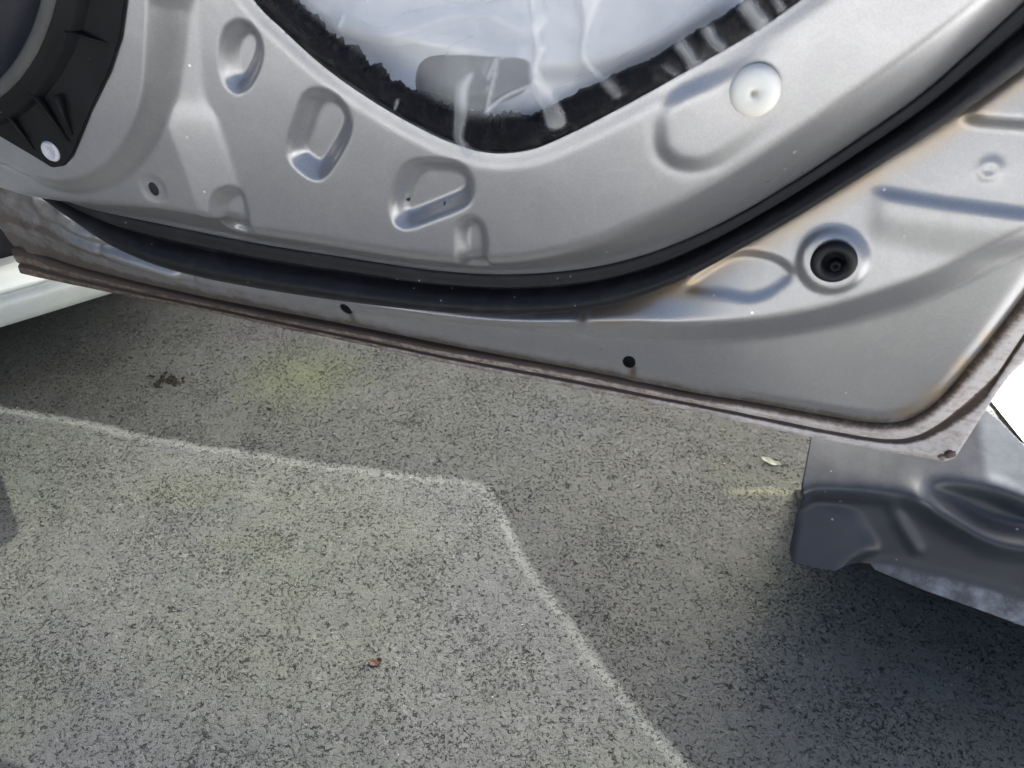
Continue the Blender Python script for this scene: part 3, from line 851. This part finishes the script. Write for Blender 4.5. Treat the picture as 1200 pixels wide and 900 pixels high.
# ---- turned parts (lathes) standing on the door
def lathe(name, px, py, h, prof, mt, parent, seg=48, frame=DOOR, q=None, sq=1.0):
    q = q or frame.uv(px, py, h)
    a = np.linspace(0, 2 * np.pi, seg, endpoint=False)
    rows = []
    for r, z in prof:
        rows.append(frame.xyz(q[0] + r * np.cos(a) * sq, q[1] + r * np.sin(a), np.full(seg, h + z)))
    R = np.stack(rows, 0)[:, ::-1]
    return link(name, loft(R, False, True), mt, parent)
lathe('trim_clip', 885, 105, 0.003, [(0.0108, -0.002), (0.0111, 0.0), (0.0111, 0.0022), (0.0107, 0.0045), (0.0096, 0.0062), (0.0076, 0.0072), (0.0046, 0.0076), (0.0026, 0.0073), (0.0017, 0.0064), (0.0014, 0.0020), (0.0, 0.0018)], M['white_plastic'], door)['label'] = 'round white trim clip with a small hole in its centre'
gm = lathe('grommet', 977, 307, -0.0215, [(0.0115, -0.001), (0.0117, 0.0008), (0.0108, 0.0026), (0.0090, 0.0034), (0.0070, 0.0028), (0.0056, 0.0002), (0.0053, -0.004), (0.0, -0.0045)], M['rubber'], door)
gm['label'] = 'black rubber grommet sunk in a round seat'
lathe('plug_stem', 979, 309, -0.0255, [(0.0034, -0.002), (0.0034, 0.003), (0.0026, 0.0042), (0.0012, 0.0040), (0.0008, 0.002), (0.0, 0.002)], M['black_plastic'], door)

# ---- loudspeaker in its bracket
def circ3(a, b, c):
    A = np.array([[b[0] - a[0], b[1] - a[1]], [c[0] - a[0], c[1] - a[1]]]) * 2
    B = np.array([b[0]**2 + b[1]**2 - a[0]**2 - a[1]**2, c[0]**2 + c[1]**2 - a[0]**2 - a[1]**2])
    x = np.linalg.solve(A, B); return x, math.hypot(a[0] - x[0], a[1] - x[1])
hs = 0.026
cc, rs = circ3(DOOR.uv(63, 0, hs), DOOR.uv(42, 60, hs), DOOR.uv(0, 112, hs))
link('speaker_housing', loft(np.stack([DOOR.xyz(cc[0] + r * np.cos(a_), cc[1] + r * np.sin(a_), np.full(64, z)) for a_ in [np.linspace(0, 2 * np.pi, 64, endpoint=False)[::-1]]
        for r, z in [(rs * 1.0, hs - 0.001), (rs * 1.03, hs - 0.0008), (rs * 1.035, hs - 0.002), (rs * 1.05, hs - 0.002), (rs * 1.056, hs - 0.0035), (rs * 1.066, 0.0175), (rs * 1.075, 0.0140)]], 0), False, True), M['black_plastic'], door)
a_ = np.linspace(0, 2 * np.pi, 96, endpoint=False)[::-1]
def ringmesh(pr): return loft(np.stack([DOOR.xyz(cc[0] + r * np.cos(a_), cc[1] + r * np.sin(a_), np.full(96, z)) for r, z in pr], 0), False, True)
link('foam_surround', ringmesh([(rs * 1.005, hs - 0.004), (rs * 1.003, hs), (rs * 0.995, hs + 0.0016), (rs * 0.985, hs + 0.002), (rs * 0.975, hs + 0.0016), (rs * 0.968, hs), (rs * 0.964, hs - 0.004)]), M['foam'], door)
link('speaker_cone', ringmesh([(rs * 0.967, hs - 0.002), (rs * 0.93, hs - 0.006), (rs * 0.88, hs - 0.006), (rs * 0.84, hs - 0.003), (rs * 0.80, hs - 0.003), (rs * 0.55, hs - 0.014), (rs * 0.3, hs - 0.022), (rs * 0.28, hs - 0.018), (rs * 0.15, hs - 0.012), (rs * 0.001, hs - 0.011)]), M['cone'], door)
bro = [(148, -150), (147, 0), (141, 45), (128, 85), (106, 130), (84, 184), (74, 195), (60, 197), (44, 187), (0, 161), (-90, 112), (-200, 60), (-200, -150)]
Pb = DOOR.pts(bro, 0.0175)
Pb = np.array([p for p in Pb])
def plate(name, P, h0, h1, mt, parent, bevel=0.0008):
    bm = bmesh.new()
    vsb = [bm.verts.new(DOOR.xyz(p[0], p[1], h0)) for p in P]
    f = bm.faces.new(vsb)
    e = bmesh.ops.extrude_face_region(bm, geom=[f])
    mv = Vector(DOOR.N * (h1 - h0))
    for v in e['geom']:
        if isinstance(v, bmesh.types.BMVert): v.co += mv
    bmesh.ops.recalc_face_normals(bm, faces=bm.faces)
    if bevel: bmesh.ops.bevel(bm, geom=list(bm.edges), offset=bevel, segments=2, affect='EDGES')
    me = bpy.data.meshes.new(name); bm.to_mesh(me); bm.free()
    return link(name, me, mt, parent, False)
plate('speaker_bracket', Pb, 0.0135, 0.0175, M['black_plastic'], door)
# gusset ribs and raised edge of the bracket
def rib(pa, pb, h_lo, h_a, h_b, th=0.0014):
    a = np.array(DOOR.uv(*pa, 0.018)); b = np.array(DOOR.uv(*pb, 0.018))
    t = (b - a) / np.linalg.norm(b - a); nrm = np.array([-t[1], t[0]]) * th / 2
    pts = []
    for sgn in (-1, 1):
        for p, h in ((a, h_lo), (b, h_lo), (b, h_b), (a, h_a)):
            q = p + nrm * sgn; pts.append(DOOR.xyz(q[0], q[1], h))
    link('bracket_rib', mesh_from(pts, [(0, 1, 2, 3), (7, 6, 5, 4), (0, 4, 5, 1), (1, 5, 6, 2), (2, 6, 7, 3), (3, 7, 4, 0)]), M['black_plastic'], door, False)
rib((86, 34), (126, 52), 0.0165, 0.0245, 0.018)
rib((44, 104), (80, 166), 0.0165, 0.0245, 0.018)
rib((72, 110), (84, 158), 0.0165, 0.0245, 0.018)
rib((5, 118), (40, 176), 0.0165, 0.0245, 0.018)
rib((110, -40), (142, -36), 0.0165, 0.0245, 0.018)
lathe('rivet', 60, 177, 0.0173, [(0.0064, -0.0005), (0.0066, 0.0006), (0.0060, 0.0016), (0.0045, 0.0020), (0.0042, 0.0016), (0.0020, 0.0018), (0.0012, 0.0014), (0.0009, 0.0004), (0.0, 0.0004)], M['grey_plastic'], door)['label'] = 'pale grey flat rivet with a dark centre'

# ---- outer skin and the rest of the door
M['skin'] = paint_material('silver_outer_paint', (0.50, 0.50, 0.49)); NT.off = (0.0, 0.0, 0.0)
vv = np.linspace(0, 1, 24)
uu = np.arange(u_left, 0.355, 0.004)
bF = np.interp(uu, us, vF)
UU = np.repeat(uu[:, None], 24, 1); VV = bF[:, None] + 0.0015 + (0.95 - bF[:, None]) * vv[None]
HHs = -0.046 - 0.055 * np.sin(np.clip(vv * 2.2, 0, 1.5))[None] * np.ones_like(UU)
me = mesh_from(DOOR.xyz(UU, VV, HHs).reshape(-1, 3), grid_faces(*UU.shape)); attr(me, 'dirt', np.zeros(UU.size)); attr(me, 'tan', np.zeros(UU.size))
link('outer_skin', me, M['skin'], door)
def box_uv(name, u0, u1, v0, v1, h0, h1, mt, parent, bev=0.004):
    return plate(name, [(u0, v0), (u1, v0), (u1, v1), (u0, v1)], h0, h1, mt, parent, bev)
# upper part of the pressed panel above the picture, left and right of the opening, and belt rail
for nm, a in (('upper_inner_panel', (-0.50, -0.235, 0.5655, 0.86)), ('upper_inner_panel', (0.215, 0.355, 0.5655, 0.86)), ('belt_rail', (-0.50, 0.355, 0.861, 0.93))):
    o = box_uv(nm, *a, -0.04, -0.001, M['paint'], door)

for a in ((-0.50, -0.455, 0.931, 1.38), (0.31, 0.355, 0.931, 1.38), (-0.4545, 0.3095, 1.335, 1.38)):
    box_uv('window_frame', *a, -0.05, -0.02, M['black_plastic'], door)
patch('window_glass', -0.4545, 0.3095, 0.931, 1.3345, -0.035, glass_tint('door_privacy_glass', 0.25), door)

# ---------------------------------------------------------------- the car the door belongs to (only its sill shows)
e = (p2 - p1); e[2] = 0; e /= np.linalg.norm(e)
mN = np.array([e[1], -e[0], 0.0])
CARF = Frame((p1[0], p1[1], 0.0), e, (0, 0, 1), mN)
z_line = CARF.uv(0, 345, 0.0)[1]; z_top = CARF.uv(0, 323, -0.01)[1]
M['sill'] = mat('pale_silver_sill_paint', (0.60, 0.62, 0.58), 0.32, 0.15, 0.5)
g = NT(M['sill']); c = g.coord(); nn = g.noise(c, 30, 6, 0.7)
g.link(g.mix(g.ramp(nn, [(0.45, 0.0), (0.8, 0.5)]), (0.53, 0.55, 0.51), (0.36, 0.36, 0.33)), g.b.inputs['Base Color'])
def car_loft(name, s0, s1, prof, mt, n=30):
    ss = np.linspace(s0, s1, n)
    rows = [CARF.xyz(ss, np.full(n, z), np.full(n, h)) for z, h in prof]
    return link(name, loft(np.stack(rows, 1)), mt, car)
zl, zt = z_line, z_top
car_loft('sill', -1.8, 0.14, [(0.184, -0.30), (0.183, -0.06), (0.183, -0.008), (0.186, 0.0), (0.192, 0.002), (zl - 0.012, 0.001), (zl - 0.004, 0.0), (zl - 0.002, -0.003), (zl, 0.0015), (zl + 0.002, 0.003), (zl + 0.004, -0.001), (zt - 0.006, -0.009), (zt - 0.001, -0.013), (zt, -0.022), (zt, -0.05)], M['sill'])
car_loft('underbody_shade_pan', -1.8, 1.30, [(0.120, -0.24), (0.118, -0.6), (0.120, -1.5), (0.14, -1.5), (0.14, -0.24)], M['black_plastic'])  # car underside, placed and sized to darken the ground
car_loft('interior_shade_panel', -1.8, 0.10, [(zt - 0.004, -0.045), (zt + 0.06, -0.050), (zt + 0.10, -0.055), (zt + 0.10, -0.25)], M['black_plastic'])  # black sheet standing in for the shaded interior above the sill
car_loft('sky_block_wall', -1.8, -0.12, [(zt + 0.103, -0.05), (0.62, -0.06), (1.0, -0.12)], M['black_plastic'])  # unseen wall added to block sky and darken the door's left reflections

# unseen flat sheets added overhead to shade the ground, tinted ones pass some sun
ZH = 0.62
shift = SDIR / SDIR.z * ZH
def up(p): return (p[0] + shift.x, p[1] + shift.y, ZH)
def sheet(name, pts2, z0, mt, th=0.004):
    bm = bmesh.new()
    vb_ = [bm.verts.new((p[0] + shift.x, p[1] + shift.y, ZH + z0)) for p in pts2]
    f = bm.faces.new(vb_)
    e_ = bmesh.ops.extrude_face_region(bm, geom=[f])
    for v in e_['geom']:
        if isinstance(v, bmesh.types.BMVert): v.co.z += th
    bmesh.ops.recalc_face_normals(bm, faces=bm.faces)
    me = bpy.data.meshes.new(name); bm.to_mesh(me); bm.free()
    return link(name, me, mt, car, False)
lp = [(-120, 462), (30, 481), (120, 499), (210, 519), (300, 532), (400, 545), (480, 554), (545, 562), (572, 572), (590, 600), (610, 645), (640, 692), (680, 745), (730, 812), (800, 890), (870, 970)]
L = np.array([ground_at(*p)[:2] for p in lp])
L = spline(L, 5)
tang = np.gradient(L, axis=0); tang /= np.linalg.norm(tang, axis=1)[:, None]
nrm = np.stack([tang[:, 1], -tang[:, 0]], -1)          # towards the camera (inside of the lit patch)
W = 0.005
Lin = L + nrm * W
def G2(*pp): return [tuple(ground_at(*p)[:2]) for p in pp]
edge_r = [(0.56, -0.25), (0.52, 0.20), (0.50, 0.45), (0.545, 0.62), (0.49, 0.90)]
# added opaque sheet, outlined by the shade it has to throw
dark_r = G2((1085, 905), (990, 853), (932, 812), (917, 772), (938, 730), (975, 712), (1010, 700), (950, 640), (950, 560))
dark_t = G2((845, 545), (800, 520), (745, 505), (690, 470))
end = (0.19, 0.0)
shade_sheet = [(0.20, -0.25), (0.20, 0.232), (0.365, 0.235)] + dark_r + dark_t + [(0.1, 1.0), (0.1, 2.4), (0.40, 2.4), (0.44, 1.2)] + edge_r[::-1]
sheet('shade_sheet', shade_sheet, 0.0, M['sill'])
far_l = G2((270, 372), (210, 400), (120, 430), (60, 455), (-120, 462))
sheet('far_shade_sheet', [(0.096, 2.4), (-2.2, 2.4), (-2.2, 0.9)] + [(far_l[-1][0], far_l[-1][1] + 0.01)] + far_l[::-1][1:] + [(0.096, 1.02)], 0.0, M['sill'])  # added opaque sheet shading the far left ground
sheet('dim_sun_filter', [tuple(p) for p in L] + [(0.20, 0.236), (0.365, 0.238)] + dark_r + dark_t + [(0.096, 0.99)] + far_l, 0.0005, glass_tint('dim_filter_tint', 0.13), 0.0006)  # added filter dimming the sun outside the lit patch
sheet('sun_line_filter', [tuple(p) for p in L] + [tuple(p) for p in Lin[::-1]], 0.0005, glass_tint('line_filter_tint', 0.82, False), 0.0006)  # added clearer strip that casts the bright line
sheet('sun_patch_filter', [tuple(p) for p in Lin] + [(end[0] - 0.005, end[1]), (-2.2, 0.72), (-2.2, L[0][1] + 0.3)], 0.0005, glass_tint('patch_filter_tint', 0.44), 0.0006)  # added filter that casts the lit patch

# ---------------------------------------------------------------- dark moulded panel behind the door corner
a1 = ground_at(926, 650, 0.135); a2 = ground_at(1200, 728, 0.13); a3 = ground_at(1050, 470, 0.245)
ex = a2 - a1; ex /= np.linalg.norm(ex)
nn_ = np.cross(ex, a3 - a1); nn_ /= np.linalg.norm(nn_)
if nn_ @ (CAM - a1) < 0: nn_ = -nn_
wy = np.cross(nn_, ex)
if wy[2] < 0: wy = -wy
LF = Frame(a1, ex, wy, nn_)
lc = 0.0012
ul = np.arange(-0.06, 0.52, lc); vl_ = np.arange(-0.06, 0.30, lc)
UL, VL = np.meshgrid(ul, vl_, indexing='ij')
outl = np.array([LF.uv(*p) for p in [(950, 500), (946, 515), (935, 550), (937, 572), (930, 605), (924, 636), (926, 650), (952, 656), (975, 660), (985, 656), (1018, 658), (1024, 665), (1080, 688), (1140, 709), (1200, 731), (1270, 756), (1600, 880), (1600, 700), (1290, 570), (1200, 520), (1180, 497), (1157, 478), (1120, 445), (1060, 420), (960, 440)]])
sl_ = -sdf(UL, VL, outl)
def lmask(px, wall):
    P_ = spline(np.array([LF.uv(*p) for p in px]), 6, True)
    return sm(-sdf(UL, VL, P_), -wall * 0.5, wall * 0.5)
def ldist(px):
    return dist_line(UL, VL, spline(np.array([LF.uv(*p) for p in px]), 6))
base = 0.30 * VL
shoulder = [(900, 400), (915, 566), (950, 566), (1000, 568), (1040, 572), (1075, 570), (1110, 563), (1150, 566), (1185, 578), (1230, 604), (1700, 800), (1700, 380)]
vsh = LF.uv(1050, 572)[1]
m1 = lmask(shoulder, 0.018)
HL = base * (1 - m1) + m1 * (0.30 * vsh + 0.014 - 0.8 * (VL - vsh))
pad = [(922, 668), (928, 610), (936, 572), (952, 569), (966, 582), (985, 586), (998, 592), (1008, 612), (1022, 638), (1010, 645), (990, 660), (985, 672)]
m2 = lmask(pad, 0.009)
HL = HL + m2 * (0.010 - 0.30 * (VL - 0.02))
lip_top = [(960, 672), (1000, 652), (1030, 648), (1090, 660), (1200, 690), (1290, 722), (1700, 872)]
dl_ = sdf(UL, VL, spline(np.array([LF.uv(*p) for p in lip_top + [(1700, 1100), (960, 900)]]), 4, True))
HL = HL + 0.25 * np.clip(-dl_ + 0.001, 0, 0.03) * sm(UL, LF.uv(985, 660)[0], LF.uv(1010, 660)[0])
ml = ldist([(1066, 572), (1090, 588), (1120, 606), (1155, 624), (1200, 630), (1260, 622)])
HL += 0.010 * np.exp(-(ml / 0.0075) ** 2)
HL -= 0.012 * lmask([(1075, 566), (1100, 580), (1140, 605), (1185, 615), (1225, 610), (1190, 585), (1150, 568), (1110, 562)], 0.016)
ml = ldist([(1036, 580), (1052, 608), (1070, 638)])
HL += 0.004 * np.exp(-(ml / 0.003) ** 2)
HL += 0.0016 * noise2(UL, VL, 0.05, 91)
HL = blur(HL, 2.0)
Ul2, Vl2 = UL.copy(), VL.copy()
drop = cut_grid(Ul2, Vl2, HL, lc, [sl_])
Fl = grid_faces(*UL.shape)[~drop.ravel()]
pts = LF.xyz(Ul2, Vl2, HL).reshape(-1, 3)
ul_ = np.zeros(len(pts), bool); ul_[Fl.ravel()] = True; rl = np.cumsum(ul_) - 1
me = mesh_from(pts[ul_], rl[Fl])
attr(me, 'dust', np.maximum(sm(-dl_, 0.004, 0.009) * sm(UL, 0.02, 0.12), 0.12 * m1).ravel()[ul_])  # mask of the glare painted on lip and shoulder
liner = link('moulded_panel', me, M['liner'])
sol = liner.modifiers.new('thickness', 'SOLIDIFY'); sol.thickness = 0.003; sol.offset = -1
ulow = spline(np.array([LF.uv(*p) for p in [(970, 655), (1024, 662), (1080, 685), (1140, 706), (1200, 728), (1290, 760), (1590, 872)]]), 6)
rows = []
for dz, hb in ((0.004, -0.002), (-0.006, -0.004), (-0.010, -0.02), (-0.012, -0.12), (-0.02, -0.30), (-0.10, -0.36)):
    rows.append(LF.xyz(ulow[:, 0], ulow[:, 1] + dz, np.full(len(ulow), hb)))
link('shade_skirt', loft(np.stack(rows, 1)), M['dark'], liner)  # unseen black skirt added to darken the ground beneath the panel
tag(liner, 'dark grey moulded plastic liner with deep folds behind the lower corner of the open door', 'plastic liner')

# ---------------------------------------------------------------- bits on the ground
def leaf(name, px, py, size, ang, colr, label, cat, curl=0.25, asp=0.4):
    p = ground_at(px, py, 0.002)
    n_, m_ = 11, 7
    V3, Fc = [], []
    for i in range(n_):
        t = i / (n_ - 1)
        wdt = math.sin(math.pi * min(1, t * 0.97 + 0.015)) ** 0.8 * size * asp * (1 + 0.15 * math.sin(9 * t))
        for j in range(m_):
            s_ = j / (m_ - 1) - 0.5
            x = (t - 0.5) * size; y = s_ * wdt
            z = curl * size * ((t - 0.5) ** 2 * 1.2 + (s_ * 2) ** 2 * 0.25) + 0.0012 + 0.0006 * math.sin(13 * t + 7 * s_)
            ca, sa = math.cos(ang), math.sin(ang)
            V3.append((x * ca - y * sa, x * sa + y * ca, z))
    me = mesh_from(V3, grid_faces(n_, m_))
    mt = plastic_material(name + '_tone', colr, 0.7, False)
    o = link(name, me, mt); o.location = (p[0], p[1], 0.0)
    s2 = o.modifiers.new('thickness', 'SOLIDIFY'); s2.thickness = 0.0004
    return tag(o, label, cat)
leaf('leaf', 903, 541, 0.022, math.radians(-35), (0.50, 0.52, 0.38), 'small pale green dry leaf on dark asphalt left of the moulded panel', 'leaf', asp=0.38)
leaf('dead_leaf', 440, 776, 0.011, math.radians(15), (0.13, 0.07, 0.05), 'tiny crumpled reddish brown leaf on the grey asphalt near the bottom', 'leaf', 0.5, 0.7)
def clump():
    p = ground_at(195, 446)
    bm = bmesh.new()
    rr = random.Random(4)
    from mathutils import noise as mn
    for k in range(60):
        c_ = Vector((rr.gauss(0, 0.009), rr.gauss(0, 0.006), 0.0008))
        s_ = rr.uniform(0.0008, 0.0028)
        r = bmesh.ops.create_icosphere(bm, subdivisions=2, radius=s_)
        for v in r['verts']:
            v.co *= 1 + 0.7 * mn.noise(v.co * 500 + Vector((k, 0, 0)))
            v.co.z *= 0.5; v.co += c_
    me = bpy.data.meshes.new('clump'); bm.to_mesh(me); bm.free()
    o = link('dirt_clump', me, plastic_material('dark_crumbly_dirt', (0.045, 0.038, 0.028), 0.9, False, 0.2, 0.8), None, False)
    o.location = (p[0], p[1], 0)
    tag(o, 'small dark crumbly dirt clump on the asphalt below the left part of the door', 'dirt clump')
clump()
# loose grit
def grit():
    V3, Fc = [], []
    base = np.array([(1, 0, 0), (-1, 0, 0), (0, 1, 0), (0, -1, 0), (0, 0, 1), (0, 0, -1)], float)
    tri = np.array([(0, 2, 4), (2, 1, 4), (1, 3, 4), (3, 0, 4), (2, 0, 5), (1, 2, 5), (3, 1, 5), (0, 3, 5)])
    r = np.random.RandomState(11)
    for k in range(900):
        x, y = r.uniform(-0.9, 0.7), r.uniform(0.2, 1.3)
        s_ = 0.0005 + 0.0008 * r.rand() ** 3
        v = base * s_ * r.uniform(0.6, 1.2, (6, 1))
        V3.append(v + [x, y, 0.0004]); Fc.append(tri + 6 * k)
    o = link('grit', mesh_from(np.vstack(V3), np.vstack(Fc)), mat('pale_grit', (0.42, 0.42, 0.39), 0.6), None, False)
    tag(o, 'scattered tiny pale stone grit on the asphalt', kind='stuff')
grit()
